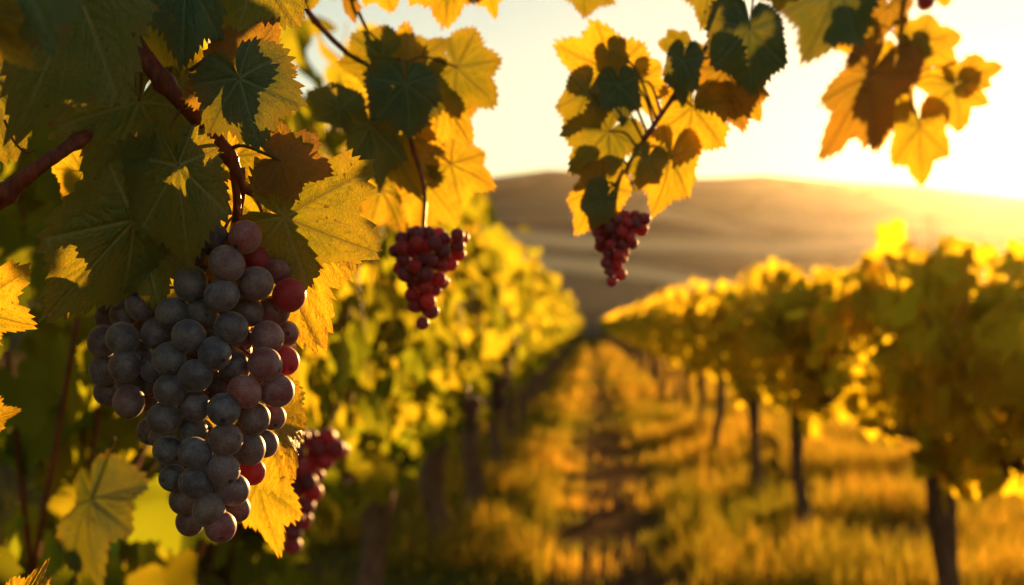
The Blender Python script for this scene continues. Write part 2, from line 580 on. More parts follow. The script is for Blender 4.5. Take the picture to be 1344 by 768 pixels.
h = link('hills', np_mesh('hills', V, F, 4, {'field': ('FLOAT', fld.reshape(-1))}), hill_material())
tag(h, 'hazy brown rolling hills with pale fields, their sunlit gold in the colour', 'hills', kind='structure')

# haze
hz = bpy.data.meshes.new('haze')
x0, x1, y0, y1, z0, z1 = -660, 1100, -660, 660, -8, 61
vs = [(x, y, z) for z in (z0, z1) for y in (y0, y1) for x in (x0, x1)]
hz.from_pydata(vs, [], [(0, 2, 3, 1), (4, 5, 7, 6), (0, 1, 5, 4), (2, 6, 7, 3), (0, 4, 6, 2), (1, 3, 7, 5)])
m, t = new_mat('golden_haze')
o = N(t, 'ShaderNodeOutputMaterial')
pv = N(t, 'ShaderNodeVolumePrincipled')
pv.inputs['Color'].default_value = (0.97, 0.88, 0.72, 1)
pv.inputs['Density'].default_value = HAZE_DENSITY
pv.inputs['Anisotropy'].default_value = 0.86
t.links.new(pv.outputs[0], o.inputs['Volume'])
ho = link('haze', hz, m)
tag(ho, 'warm evening haze over the vineyard and hills', 'haze', kind='stuff')

# ------------------------------------------------------------------ leaf geometry
PROF_T = np.array([0, 12, 27, 39, 52, 66, 80, 95, 110, 127, 145, 158, 168, 174, 180.])
PROF_A = np.array([1.0, .90, .80, .82, .90, .83, .74, .75, .76, .69, .60, .51, .37, .20, .08])   # shallow lobes
PROF_B = np.array([1.0, .86, .58, .72, .88, .74, .50, .64, .74, .62, .52, .43, .31, .18, .07])   # deep lobes

def leaf_base(seed, lobed, nteeth=46, rings=24):
    q = np.random.default_rng(seed)
    prof = PROF_A * (1 - lobed) + PROF_B * lobed
    # tooth limits over -172..172 degrees
    lim = np.linspace(-171, 171, nteeth + 1)
    lim[1:-1] += q.normal(0, 1.2, nteeth - 1)
    th, tooth = [-179.0, -175.0], [0, 0]
    for i in range(nteeth):
        a, b_ = lim[i], lim[i + 1]
        mid = (a + b_) / 2
        # teeth lean towards the leaf's tip
        fw = mid < 0
        amp = (0.085 if i % 2 else 0.055) * q.uniform(.6, 1.3)
        fr_ = [0, .36, .66, .84] if fw else [0.0, .16, .34, .66]
        am_ = [-.25, .45, 1.0, .3] if fw else [-.25, .3, 1.0, .42]
        for f_, m_ in zip(fr_, am_):
            th.append(a + (b_ - a) * f_)
            tooth.append(amp * m_)
    th += [175.0, 179.0]; tooth += [0, 0]
    th = np.array(th); tooth = np.array(tooth)
    lop = 1 + 0.08 * q.normal() * np.sin(np.radians(th)) + 0.05 * q.normal() * np.sin(np.radians(2 * th))
    rb = np.interp(np.abs(th), PROF_T, prof) * lop
    s = np.linspace(0, 1, rings + 1)[1:] ** 0.85
    rad = s[:, None] * rb[None, :] + (s[:, None] ** 7) * tooth[None, :] * np.sqrt(rb)[None, :]
    a = np.radians(th)
    x = np.vstack([[0], (rad * np.sin(a)).reshape(-1, 1)])[:, 0]
    y = np.vstack([[0], (rad * np.cos(a)).reshape(-1, 1)])[:, 0]
    edge = np.concatenate([[0], np.repeat(np.clip((s - 0.8) / 0.2, 0, 1) ** 2, len(th))])
    n = len(th)
    F = []
    for i in range(rings - 1):
        for j in range(n - 1):
            F.append((1 + i * n + j, 1 + (i + 1) * n + j, 1 + (i + 1) * n + j + 1, 1 + i * n + j + 1))
    for j in range(0, n - 2, 2):
        F.append((0, 1 + j, 1 + j + 1, 1 + j + 2))
    if (n - 1) % 2:
        pass
    # veins
    seg = []
    for d0 in (0, 52, -52, 106, -106, 148, -148):
        L = np.interp(abs(d0), PROF_T, prof) * .97
        main_w = 0.020 if abs(d0) < 120 else 0.012
        dr = np.array([math.sin(R(d0)), math.cos(R(d0))])
        seg.append((0 * dr, dr * L, main_w))
        ts = np.arange(.2, .92, .115)
        for k, tt in enumerate(ts):
            for sgn in (-1, 1):
                if abs(d0) > 120 and sgn * d0 > 0:
                    continue
                t2 = tt + (0.04 if sgn > 0 else 0)
                if t2 > .93:
                    continue
                a2 = R(d0 + sgn * q.uniform(38, 50))
                ln = (0.42 if abs(d0) < 120 else .25) * (1 - t2 * .75) * (1 if t2 > .3 else .7)
                p0 = dr * L * t2
                pm = p0 + np.array([math.sin(a2), math.cos(a2)]) * ln * .55
                a3 = a2 - sgn * .25
                p1 = pm + np.array([math.sin(a3), math.cos(a3)]) * ln * .45
                seg.append((p0, pm, .0085)); seg.append((pm, p1, .0065))
    P2 = np.stack([x, y], -1)
    vein = np.zeros(len(x)); crease = np.zeros(len(x))
    for (p0, p1, wd) in seg:
        dv = p1 - p0
        tt = np.clip(((P2 - p0) @ dv) / (dv @ dv), 0, 1)
        dist = np.linalg.norm(P2 - p0 - tt[:, None] * dv, axis=1)
        ww = wd * (1 - .6 * tt)
        vein = np.maximum(vein, np.clip(1.25 - dist / (ww + .004), 0, 1) * (1.0 if wd > .009 else .6))
        crease = np.maximum(crease, np.exp(-(dist / (.045 if wd > .009 else .025)) ** 2) * (1.0 if wd > .009 else .45))
    return dict(x=x, y=y, F=np.array(F), vein=vein, crease=crease, edge=edge)

LB = [leaf_base(11 + i, lb) for i, lb in enumerate((0.0, 0.2, 0.45, 0.7, 0.95))]

def deform(base, q, fold, bend, wavy, cup, wscale):
    x, y = base['x'] * wscale, base['y']
    r2 = x * x + y * y
    th = np.arctan2(x, y)
    z = -fold * np.abs(x) - bend * y * np.abs(y) * .6 - cup * r2
    z = z - base['crease'] * .045
    for k in range(3):
        kk = q.integers(2, 7)
        z = z + wavy * .11 * np.sin(kk * th + q.uniform(0, 6.28)) * r2 * q.uniform(.5, 1)
    for k in range(4):
        f1, f2 = q.uniform(-7, 7, 2)
        z = z + wavy * .022 * np.sin(f1 * x + f2 * y + q.uniform(0, 6.28))
    # sideways curl of the tip
    x = x + q.normal(0, .06) * y * np.abs(y)
    return np.stack([x, y, z - z[0]], -1)

leaf_count = [0]
def add_leaf(root, j, tip, d, kind, dd=0.0, roll=0.0, w=1.0, lob=None, fold=.15, bend=.2, wavy=.6, cup=.1, stalk=None, rings=None):
    """one leaf: petiole junction at pixel j, tip at pixel tip; stalk = pixel (and distance) where the petiole meets the cane"""
    leaf_count[0] += 1
    q = np.random.default_rng(1000 + leaf_count[0] * 7)
    base = LB[q.integers(0, 3) if lob is None else lob]
    pj, pt = P(*j, d), P(*tip, d + dd)
    yv = pt - pj
    size = yv.length
    yv.normalize()
    view = (CAM - pj).normalized()
    nv = (view - view.dot(yv) * yv).normalized()
    nv = Matrix.Rotation(R(roll), 3, yv) @ nv
    xv = yv.cross(nv)
    co = deform(base, q, fold, bend, wavy, cup, w) * size
    M = np.array([list(xv), list(yv), list(nv)])
    me = np_mesh('leaf', co @ M, base['F'], 4, {
        'vein': ('FLOAT', base['vein']), 'edge': ('FLOAT', base['edge']), 'crease': ('FLOAT', base['crease']),
        'luv': ('FLOAT_VECTOR', np.stack([base['x'], base['y'], 0 * base['x']], -1))})
    o = link('leaf', me, LEAF[kind], root, pj - root.location)
    if stalk is not None:
        ps = P(stalk[0], stalk[1], stalk[2] if len(stalk) > 2 else d)
        L = (ps - pj)
        midp = pj + L * .5 - yv * .12 * L.length + Vector((0, 0, .12 * L.length)) - nv * .1 * L.length
        r0 = max(.0011, size * .014)
        mb = MB().tube([(0, 0, 0), midp - pj, ps - pj], [r0 * .8, r0, r0 * 1.25], seg=8, sub=8)
        link('petiole', mb.mesh('petiole'), PETIOLE, o)
    return o

def add_cane(root, pts, rads, name='cane', mat=CANE, seed=0, seg=12, nodes=.06):
    mb = MB()
    mb.tube([Vector(p_) - root.location for p_ in pts], rads, seg=seg, sub=14, rough=.10, rng=np.random.default_rng(seed), nodes=nodes)
    return link(name, mb.mesh(name), mat, root)

# ------------------------------------------------------------------ grapes
def berry_mesh(r, seed):
    q = np.random.default_rng(seed)
    me = bpy.data.meshes.new('grape')
    nu, nv = 36, 22
    V, F = [], []
    for i in range(nv + 1):
        ph = math.pi * i / nv
        for j_ in range(nu):
            t_ = 2 * math.pi * j_ / nu
            V.append((math.sin(ph) * math.cos(t_), math.sin(ph) * math.sin(t_), math.cos(ph)))
    V = np.array(V)
    k = q.uniform(-1, 1, (4, 3)) * 2
    bump = sum(np.sin(V @ k[i] + i) for i in range(4)) * .008
    rad = r * (1 + bump)
    # dimple at the blossom end
    rad = rad * (1 - .05 * np.exp(-((V[:, 2] + 1) / .012) ** 2))
    V = V * rad[:, None]
    V[:, 2] *= 1.04
    for i in range(nv):
        for j_ in range(nu):
            k2 = (j_ + 1) % nu
            F.append((i * nu + j_, (i + 1) * nu + j_, (i + 1) * nu + k2, i * nu + k2))
    return np_mesh('grape', V, np.array(F), 4)

BERRIES = [berry_mesh(1.0, 50 + i) for i in range(4)]

def scaled_berries(r, mat):
    out_ = []
    for b_ in BERRIES:
        c = b_.copy()
        co = np.empty(len(c.vertices) * 3, np.float32)
        c.vertices.foreach_get('co', co)
        c.vertices.foreach_set('co', co * r)
        c.materials.append(mat)
        c.update()
        out_.append(c)
    return out_

def berry(root, meshes, pos, scale, colour, q, axis=None):
    o = bpy.data.objects.new('grape', meshes[q.integers(0, len(meshes))])
    COL.objects.link(o)
    o.parent = root
    o.location = pos
    o.scale = (scale * q.uniform(.97, 1.03), scale * q.uniform(.96, 1.02), scale * q.uniform(.98, 1.06))
    if axis is None:
        o.rotation_euler = tuple(q.uniform(0, 6.28, 3))
    else:
        o.rotation_euler = Vector(axis).to_track_quat('-Z', 'Y').to_euler()
    o.color = (*colour, 1)
    return o

# the big bunch, berry by berry
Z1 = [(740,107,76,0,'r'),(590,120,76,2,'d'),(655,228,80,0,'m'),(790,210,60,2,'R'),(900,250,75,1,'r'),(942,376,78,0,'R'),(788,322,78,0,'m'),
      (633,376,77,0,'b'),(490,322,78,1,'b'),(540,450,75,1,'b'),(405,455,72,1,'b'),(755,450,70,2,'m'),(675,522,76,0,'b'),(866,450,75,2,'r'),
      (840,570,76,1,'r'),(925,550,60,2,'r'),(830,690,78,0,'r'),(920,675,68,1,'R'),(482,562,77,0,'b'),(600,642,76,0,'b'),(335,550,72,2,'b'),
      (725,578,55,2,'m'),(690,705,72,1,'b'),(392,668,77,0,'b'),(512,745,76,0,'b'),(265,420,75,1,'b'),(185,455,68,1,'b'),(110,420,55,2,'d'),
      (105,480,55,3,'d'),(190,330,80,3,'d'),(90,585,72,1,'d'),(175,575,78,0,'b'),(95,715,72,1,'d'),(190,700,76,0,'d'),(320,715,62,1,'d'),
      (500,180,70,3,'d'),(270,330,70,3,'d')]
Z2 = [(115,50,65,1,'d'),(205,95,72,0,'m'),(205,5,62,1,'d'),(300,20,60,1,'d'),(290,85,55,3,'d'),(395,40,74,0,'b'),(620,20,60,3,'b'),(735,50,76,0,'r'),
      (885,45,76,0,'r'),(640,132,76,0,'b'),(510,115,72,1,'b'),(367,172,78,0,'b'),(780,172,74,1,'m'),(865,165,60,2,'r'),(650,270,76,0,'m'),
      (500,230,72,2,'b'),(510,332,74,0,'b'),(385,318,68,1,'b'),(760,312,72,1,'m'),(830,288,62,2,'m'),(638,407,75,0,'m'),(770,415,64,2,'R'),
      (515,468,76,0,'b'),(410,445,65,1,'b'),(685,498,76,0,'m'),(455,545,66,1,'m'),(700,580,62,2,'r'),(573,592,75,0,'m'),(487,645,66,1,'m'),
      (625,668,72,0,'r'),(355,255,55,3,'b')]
SKIN = {'b': (0.065, 0.055, 0.085), 'd': (0.06, 0.04, 0.06), 'm': (0.15, 0.07, 0.08), 'r': (0.24, 0.055, 0.065), 'R': (0.42, 0.022, 0.035)}  # reds of the right-hand berries carry backlight in the skin colour
def build_main_bunch():
    D0 = 0.85
    q = np.random.default_rng(8)
    L = [(110 + a * .2865, 280 + b_ * .2865, r * .2865, l, c) for a, b_, r, l, c in Z1] + \
        [(110 + a * .2865, 500 + b_ * .2865, r * .2865, l, c) for a, b_, r, l, c in Z2]
    root = empty('grape_bunch', P(312, 292, D0 + .02), 'largest bunch of dusty blue grapes hanging sharp and close from the red-brown cane', 'grape bunch', 'bunches of grapes')
    ms = scaled_berries(0.0101, GRAPE)
    mr = scaled_berries(0.0101, GRAPE_RED)
    placed = []
    def centre_x(y):   # the bunch's axis
        return np.interp(y, [290, 400, 520, 700], [310, 262, 262, 282])
    for (x, y, r, l, c) in sorted(L, key=lambda e: e[3]):
        rm = r / F_PX * D0
        hw = np.interp(y, [285, 340, 450, 530, 620, 705], [40, 80, 130, 115, 70, 30])
        u = (x - centre_x(y)) / hw
        dep = (0.030 * min(1, abs(u)) ** 2 + .010 * l) - .015
        X, Y = (x - 672) / F_PX * D0, (384 - y) / F_PX * D0
        for (a, b_, c_, r_) in placed:
            d2 = (X - a) ** 2 + (Y - b_) ** 2
            s = (rm + r_) * .975
            if d2 < s * s:
                need = c_ + math.sqrt(s * s - d2)
                if l > 0 and dep < need and dep > c_ - math.sqrt(s * s - d2):
                    dep = need
        placed.append((X, Y, dep, rm))
        pos = P(x, y, D0 + dep) - root.location
        # a berry deeper in must be a touch larger to look the same size
        sc_ = rm * (1 + dep / D0) / .0101
        ax = Vector((X * .0 + (u * .8), -1.0 + .5 * min(1, abs(u)), -.35 + q.normal(0, .35)))
        ax.x += q.normal(0, .8); ax.y += q.normal(.35, .7); ax.z += q.normal(-.2, .5)
        berry(root, mr if c == 'R' else ms, pos, sc_, [k_ * q.uniform(.85, 1.2) for k_ in SKIN[c]], q, ax)
    # berries on the far side of the bunch
    n, tries = 0, 0
    while n < 30 and tries < 6000:
        tries += 1
        y = q.uniform(320, 680)
        hw = np.interp(y, [285, 340, 450, 530, 620, 705], [25, 55, 100, 90, 52, 18])
        x = centre_x(y) + q.uniform(-1, 1) * hw
        dep = q.uniform(.02, .075)
        X, Y, rm = (x - 672) / F_PX * D0, (384 - y) / F_PX * D0, .0096
        if all((X - a) ** 2 + (Y - b_) ** 2 + (dep - c_) ** 2 > ((rm + r_) * .93) ** 2 for a, b_, c_, r_ in placed):
            placed.append((X, Y, dep, rm))
            berry(root, ms, P(x, y, D0 + dep) - root.location, rm / .0101, SKIN['d'], q)
            n += 1
    # stalk, rachis and pedicels
    top = [P(306, 205, D0 + .015), P(309, 240, D0 + .018), P(311, 275, D0 + .02), P(300, 330, D0 + .028), P(275, 420, D0 + .03), P(265, 520, D0 + .03), P(280, 660, D0 + .025)]
    mb = MB()
    mb.tube([k_ - root.location for k_ in top], [.0034, .0028, .0026, .0024, .002, .0016, .001], seg=10, rough=.06, rng=q)
    mb.tube([k_ - root.location for k_ in (P(318, 220, D0 + .02), P(319, 255, D0 + .024), P(316, 285, D0 + .026), P(330, 330, D0 + .03))], [.002, .0016, .0015, .001], seg=8)
    spine, _ = spline(top, [1] * len(top), 6)
    for (X, Y, dep, rm) in placed:
        bp_ = CAM + CM @ Vector((X, Y, -(D0 + dep)))
        bp_ = CAM + (bp_ - CAM)
        i = np.argmin(np.linalg.norm(spine - np.array(bp_ + Vector((0, 0, .012))), axis=1))
        a = Vector(spine[i])
        bb = bp_ + (a - bp_).normalized() * rm * .9
        mb.tube([a - root.location, (a + bb) / 2 - root.location + Vector((0, 0, .002)), bb - root.location], [.0011, .0008, .0011], seg=6, sub=3)
    link('stem', mb.mesh('stem'), STEM, root)
    return root

def build_small_bunch(px, top_y, bot_y, hw_px, d, seed, label, shoulder=1, n=56, stalk_top=None, r_px=9.0, merged=False, group='bunches of grapes', top_world=None, red=.5, lean=0):
    q = np.random.default_rng(seed)
    Hh = (bot_y - top_y) / F_PX * d
    Wd = hw_px / F_PX * d
    rm = r_px / F_PX * d
    top = P(px, top_y, d)
    if top_world is not None:
        top, Hh, Wd, rm = top_world
    root = empty('grape_bunch', top, label, 'grape bunch', group)
    pl = []
    tries = 0
    while len(pl) < n and tries < 20000:
        tries += 1
        t_ = q.uniform(0, 1) ** 1.25
        prof = np.interp(t_, [0, .12, .35, .7, 1], [.55, 1, .85, .5, .12])
        a = q.uniform(0, 6.283)
        rad = Wd * prof * math.sqrt(q.uniform(.25, 1))
        c = Vector((rad * math.cos(a) + lean * t_ * Wd, rad * math.sin(a) * .9, -t_ * (Hh - 2 * rm) - rm))
        if q.uniform() < .16:      # shoulder of berries standing out at the top
            c = Vector((shoulder * Wd * q.uniform(.7, 1.25), q.uniform(-.5, .5) * Wd, -rm - q.uniform(0, .2) * Hh))
        if all((c - e).length > rm * 1.72 for e in pl):
            pl.append(c)
    ms = scaled_berries(rm, GRAPE_RED)
    if merged:
        Vs, Fs, nn = [], [], 0
        for c in pl:
            b_ = BERRIES[q.integers(0, 4)]
            co = np.empty(len(b_.vertices) * 3, np.float32); b_.vertices.foreach_get('co', co)
            fi = np.empty(len(b_.loops), np.int32); b_.loops.foreach_get('vertex_index', fi)
            Vs.append(co.reshape(-1, 3) * rm * q.uniform(.9, 1.08) + np.array(c)); Fs.append(fi + nn); nn += len(b_.vertices)
        o = link('grapes', np_mesh('grapes', np.vstack(Vs), np.concatenate(Fs), 4), GRAPE_RED, root)
        o.color = (.07, .02, .035, 1)
    else:
        for c in pl:
            k_ = q.uniform() < red * (.5 + .5 * (c.x * shoulder > 0))  # more reds on the shoulder side, sun glow put into the skin colour
            col = (q.uniform(.42, .6), .02, .03) if k_ else (q.uniform(.16, .28), .03, .055)
            berry(root, ms, c, q.uniform(.92, 1.06), col, q)
    mb = MB()
    up = [Vector((0, 0, -Hh * .75)), Vector((0, 0, -Hh * .3)), Vector((0, 0, 0))]
    if stalk_top is not None:
        up += [s - top for s in stalk_top]
    else:
        up += [Vector((-.01, 0, .04)), Vector((-.03, 0, .07))]
    mb.tube(up, [.0008, .0014] + [.0019] * (len(up) - 2), seg=8, sub=6)
    for c in pl[::2]:
        a = Vector((0, 0, min(0, c.z * .9 + .004)))
        mb.tube([a, (a + c) / 2, c], [.0008, .0007, .0007], seg=6, sub=2)
    link('stem', mb.mesh('stem'), STEM, root)
    return root

# ------------------------------------------------------------------ vine rows
TH12 = np.radians([0, 27, 52, 80, 108, 150, 178, -150, -108, -80, -52, -27])
RA12 = np.array([1, .68, .88, .6, .74, .52, .1, .52, .74, .6, .88, .68])

def template(detail):
    if detail == 2:
        b_ = leaf_base(5, .35, nteeth=30, rings=3)
        x, y, F = b_['x'], b_['y'], b_['F']
        F = np.vstack([F[:, [0, 1, 2]], F[:, [0, 2, 3]]])
    else:
        x = np.concatenate([[0], RA12 * np.sin(TH12)]); y = np.concatenate([[0], RA12 * np.cos(TH12)])
        F = np.array([(0, 1 + i, 1 + (i + 1) % 12) for i in range(12)])
    return np.stack([x, y], -1), F
TPL = {1: template(1), 2: template(2)}

SHOOT_LINES = []
def shoot_mesh():
    mb = MB()
    for ln in SHOOT_LINES:
        mb.tube(ln, [.006, .005, .004, .002], seg=5, sub=3)
    return mb.mesh('shoots')

def foliage(seed, length, z_lo, z_hi, half_w, n, size, detail=1, shoots=True, top_var=.2, keep=None, hump=0.0, green=0.0):
    """the leaves of one vine: they follow shoots that rise from the cordon and flop outwards"""
    q = np.random.default_rng(seed)
    T, TF = TPL[detail]
    nv = len(T)
    per = 17
    ns = max(1, n // per)
    pos = []
    SHOOT_LINES.clear()
    for s in range(ns):
        x0_ = q.uniform(-length / 2, length / 2)
        if hump > 0:
            x0_ = x0_ * (1 - .25 * q.uniform()) 
        hq = (2 * x0_ / length) ** 2
        top = z_hi + q.normal(0, top_var) * .55 - hump * (hq - .3)
        zl_ = z_lo + hump * .8 * (hq - .35)
        ly, lx = q.normal(0, half_w * .75), q.normal(0, .22)
        flop = q.uniform() < .34
        line = []
        for u in (0, .33, .66, 1.0):
            if flop:
                line.append((np.sign(ly) * half_w * (u ** .8) * 1.25, x0_ + lx * u, zl_ + .15 + (top - zl_ - .15) * math.sin(u * math.pi * .9) * .88))
            else:
                line.append((ly * (u ** .7), x0_ + lx * u, zl_ + (top - zl_) * u))
        SHOOT_LINES.append(line)
        pts = []
        for k in range(per):
            u = (k + q.uniform(0, 1)) / per
            if flop:
                zz = zl_ + .15 + (top - zl_ - .15) * math.sin(u * math.pi * .9) * q.uniform(.75, 1)
                yy = np.sign(ly) * half_w * (u ** .8) * 1.25
            else:
                zz = zl_ + (top - zl_) * u
                yy = ly * (u ** .7)
            pts.append((yy + q.normal(0, .07), x0_ + lx * u + q.normal(0, .07), zz + q.normal(0, .05)))
        pos += pts
    pos = np.array(pos)
    # local axes: X across the row, Y along it
    if keep is not None:
        pos = pos[keep(pos)]
    m_ = len(pos)
    az = q.uniform(0, 2 * math.pi, m_)
    side = np.sign(pos[:, 0] + q.normal(0, .12, m_))
    nrm = np.stack([side * (0.9 + 0 * az) + .7 * np.cos(az), .9 * np.sin(az), q.uniform(-.1, .9, m_)], -1)
    nrm /= np.linalg.norm(nrm, axis=1)[:, None]
    tipd = np.stack([q.normal(0, .45, m_), q.normal(0, .45, m_), -1 + q.normal(0, .35, m_)], -1)
    tipd -= (tipd * nrm).sum(1)[:, None] * nrm
    tipd /= np.linalg.norm(tipd, axis=1)[:, None]
    xd = np.cross(tipd, nrm)
    sz = size * q.uniform(.6, 1.25, m_)
    fold = q.uniform(.05, .5, m_); bend = q.uniform(-.2, .5, m_)
    zl = -fold[:, None] * np.abs(T[:, 0])[None] - bend[:, None] * (T[:, 1] * np.abs(T[:, 1]))[None]
    if detail == 2:
        th = np.arctan2(T[:, 0], T[:, 1]); r2 = (T ** 2).sum(1)
        zl = zl + .10 * np.sin(4 * th[None] + q.uniform(0, 6.28, m_)[:, None]) * r2[None]
    V = (pos[:, None, :] + sz[:, None, None] * (T[None, :, 0, None] * xd[:, None, :] + T[None, :, 1, None] * tipd[:, None, :] + zl[:, :, None] * nrm[:, None, :]))
    F = (TF[None] + (np.arange(m_) * nv)[:, None, None]).reshape(-1, 3)
    rnd = np.clip(q.beta(1.5, 2.0, m_) - green + .18 * (pos[:, 2] - (z_lo + z_hi) / 2), 0, 1)  # leaves turn golder towards the canopy top, sunlight put into the colour
    return np_mesh('foliage', V.reshape(-1, 3), F, 3, {'rnd': ('FLOAT', np.repeat(rnd, nv))})

def trunk_mesh(seed, zc, length, r=.05, seg=12, sub=8):
    q = np.random.default_rng(seed)
    lean = q.normal(0, .022, 2)
    mb = MB()
    pts = [(0, 0, -.05), (q.normal(0, .025), q.normal(0, .035), zc * .25), (lean[0] + q.normal(0, .03), lean[1] + q.normal(0, .02), zc * .55), (lean[0], lean[1] * 1.2, zc * .94)]
    mb.tube(pts, [r * 1.35, r * 1.0, r * .95, r * 1.15], seg=seg, sub=sub, rough=.26, rng=q)
    for s in (-1, 1):
        e = length * .5
        arm = [(lean[0], lean[1] * 1.2, zc * .90), (lean[0] * .8 + q.normal(0, .02), lean[1] + s * .16, zc * 1.0 + .03), (q.normal(0, .03), s * e * .5, zc + .05 + q.normal(0, .03)),
               (q.normal(0, .02), s * e * .97, zc + .04 + q.normal(0, .03))]
        mb.tube(arm, [r * .85, r * .62, r * .42, r * .25], seg=seg, sub=sub, rough=.18, rng=q)
        for k in range(4):      # short spurs and brown shoots
            yk = s * e * (.15 + .22 * k)
            z_ = zc + .04
            mb.tube([(0, yk, z_), (q.normal(0, .05), yk + q.normal(0, .05), z_ + .25), (q.normal(0, .12), yk + q.normal(0, .08), z_ + .6)], [.012, .008, .005], seg=6, sub=4)
    return mb.mesh('trunk')

def ordinal(i):
    return ['first', 'second', 'third', 'fourth', 'fifth', 'sixth', 'seventh', 'eighth', 'ninth', 'tenth', 'eleventh', 'twelfth'][i]

ROWS = [
    # name, X, ys, canopy low, high, half width, material, group
    ('left', -0.98, [1.1, 3.75, 6.4, 9.0, 11.4, 14.2, 16.8], .82, 2.12, .27, ROW_LEFT, 'grapevines in the row left of the path'),
    ('right', 1.40, [3.0, 5.8, 9.6, 12.3, 15.5, 18.6, 21.3], 1.0, 1.80, .25, ROW_RIGHT, 'grapevines in the row right of the path'),
]
mid_var, far_var = {}, {}
def vine(side, X, y, i, zl, zh, hw, mat, group, L, label):
    root = empty('grapevine', (X, y, 0), label, 'grapevine', group)
    if i < 7:
        det = 2 if y < 7 else 1
        n = (760 if y < 13 else 620) if side == 'left' else (560 if y < 13 else 400)
        zh = zh - ((.34, .07)[i] if side == 'right' and i < 2 else 0)
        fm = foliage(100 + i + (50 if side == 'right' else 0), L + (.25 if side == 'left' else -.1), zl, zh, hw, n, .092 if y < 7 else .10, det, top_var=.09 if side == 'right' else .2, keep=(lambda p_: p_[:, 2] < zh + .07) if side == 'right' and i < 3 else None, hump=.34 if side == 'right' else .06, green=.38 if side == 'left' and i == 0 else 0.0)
        link('shoots', shoot_mesh(), CANE, root)
        tm = trunk_mesh(200 + i + (50 if side == 'right' else 0), zl - .02, L, .045 if side == 'right' else .062)
    else:
        dic, key = (mid_var, (side, i % 4)) if y < 48 else (far_var, (side, i % 3))
        if key not in dic:
            if dic is mid_var:
                dic[key] = (foliage(300 + i, L + (.3 if side == 'left' else -.1), zl, zh, hw, 480 if side == 'left' else 300, .125, 1, hump=.34 if side == 'right' else .05), trunk_mesh(400 + i, zl - .02, L, .05, 8, 5))
            else:
                dic[key] = (foliage(500 + i, L + .3, zl, zh, hw, 230, .19, 1), trunk_mesh(600 + i, zl - .02, L, .05, 6, 3))
        fm, tm = dic[key]
    link('trunk', tm, BARK, root)
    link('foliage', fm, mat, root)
    return root

for (side, X, ys_, zl, zh, hw, mat, group) in ROWS:
    yy = list(ys_)
    while yy[-1] < 176:
        yy.append(yy[-1] + 2.7)
    for i, y in enumerate(yy):
        gap_ = (yy[i + 1] - y) if i + 1 < len(yy) else 2.7
        L = max(2.5, min(gap_, 3.6))
        if i < 12:
            tone = 'yellow-green' if side == 'left' else 'dark backlit'
            label = '%s grapevine, %s nearest in the row %s of the earth path' % (tone, ordinal(i), side)
        else:
            label = 'distant blurred grapevine towards the far end of the row %s of the path' % side
        vine(side, X, y, i, zl, zh, hw, mat, group, L, label)

# ------------------------------------------------------------------ grass
def grass(seed, n, yr, name, label, hscale=1.0, wscale=1.0):
    q = np.random.default_rng(seed)
    y = yr[0] * (yr[1] / yr[0]) ** q.uniform(0, 1, n * 3)
    x = q.uniform(-1, 1, n * 3)
    x = np.where(q.uniform(size=n * 3) < .72, q.uniform(-2.6, 3.6, n * 3), q.uniform(-5, 14, n * 3))
    tuft = 0
    for k in range(12):
        fr_, an_ = q.uniform(1.2, 9.0), q.uniform(0, 3.1416)
        tuft = tuft + np.sin(fr_ * (x * math.cos(an_) + y * math.sin(an_)) + q.uniform(0, 6.28)) * .42
    dp = np.abs(x - PATH_X)
    pr_ = np.where(dp < .22, .09, np.clip(.55 + .45 * tuft, .06, 1) * np.where(dp < .45, .55, 1))
    ok = q.uniform(size=n * 3) < pr_
    x, y, tuft, dp = x[ok][:n], y[ok][:n], tuft[ok][:n], dp[ok][:n]
    n = len(x)
    hgt = hscale * (.06 + .24 * np.clip(.4 + .6 * tuft, 0, 1) ** 1.5) * q.uniform(.5, 1.5, n) * np.where(dp < .4, .45, 1)
    hgt = hgt * np.where(x > 1.2, 1.2, 1)
    wd = wscale * q.uniform(.004, .010, n) * np.clip(y / 12, 1, 5)
    a = q.uniform(0, 6.283, n)
    ln = q.uniform(.1, .8, n)
    dx, dy = np.cos(a), np.sin(a)
    b0 = np.stack([x, y, 0 * x - .005], -1)
    side = np.stack([-dy, dx, 0 * x], -1) * (wd / 2)[:, None]
    m1 = b0 + np.stack([dx * ln * hgt * .35, dy * ln * hgt * .35, hgt * .6], -1)
    tp = b0 + np.stack([dx * ln * hgt, dy * ln * hgt, hgt * (1 - .25 * ln)], -1)
    V = np.stack([b0 - side, b0 + side, m1 - side * .8, m1 + side * .8, tp - side * .08, tp + side * .08], 1).reshape(-1, 3)
    k = np.arange(n) * 6
    F = np.concatenate([np.stack([k, k + 1, k + 3, k + 2], -1), np.stack([k + 2, k + 3, k + 5, k + 4], -1)])
    rnd = np.clip(q.beta(1.6, 1.6, n) * .55 + .28 * tuft + .22 * (np.sin(x * .9 + 1) * np.sin(y * .5)) + .03, 0, 1)  # tall tufts get the gold of sunlit tips as colour, low ones dark green
    me = np_mesh(name, V, F, 4, {'rnd': ('FLOAT', np.repeat(rnd, 6))}, smooth=False)
    o = link(name, me, GRASS)
    tag(o, label, 'grass', kind='stuff')
grass(3, 170000, (6.0, 150.0), 'grass', 'grass and weeds between the vine rows, sunlit gold in their colour', hscale=.85)

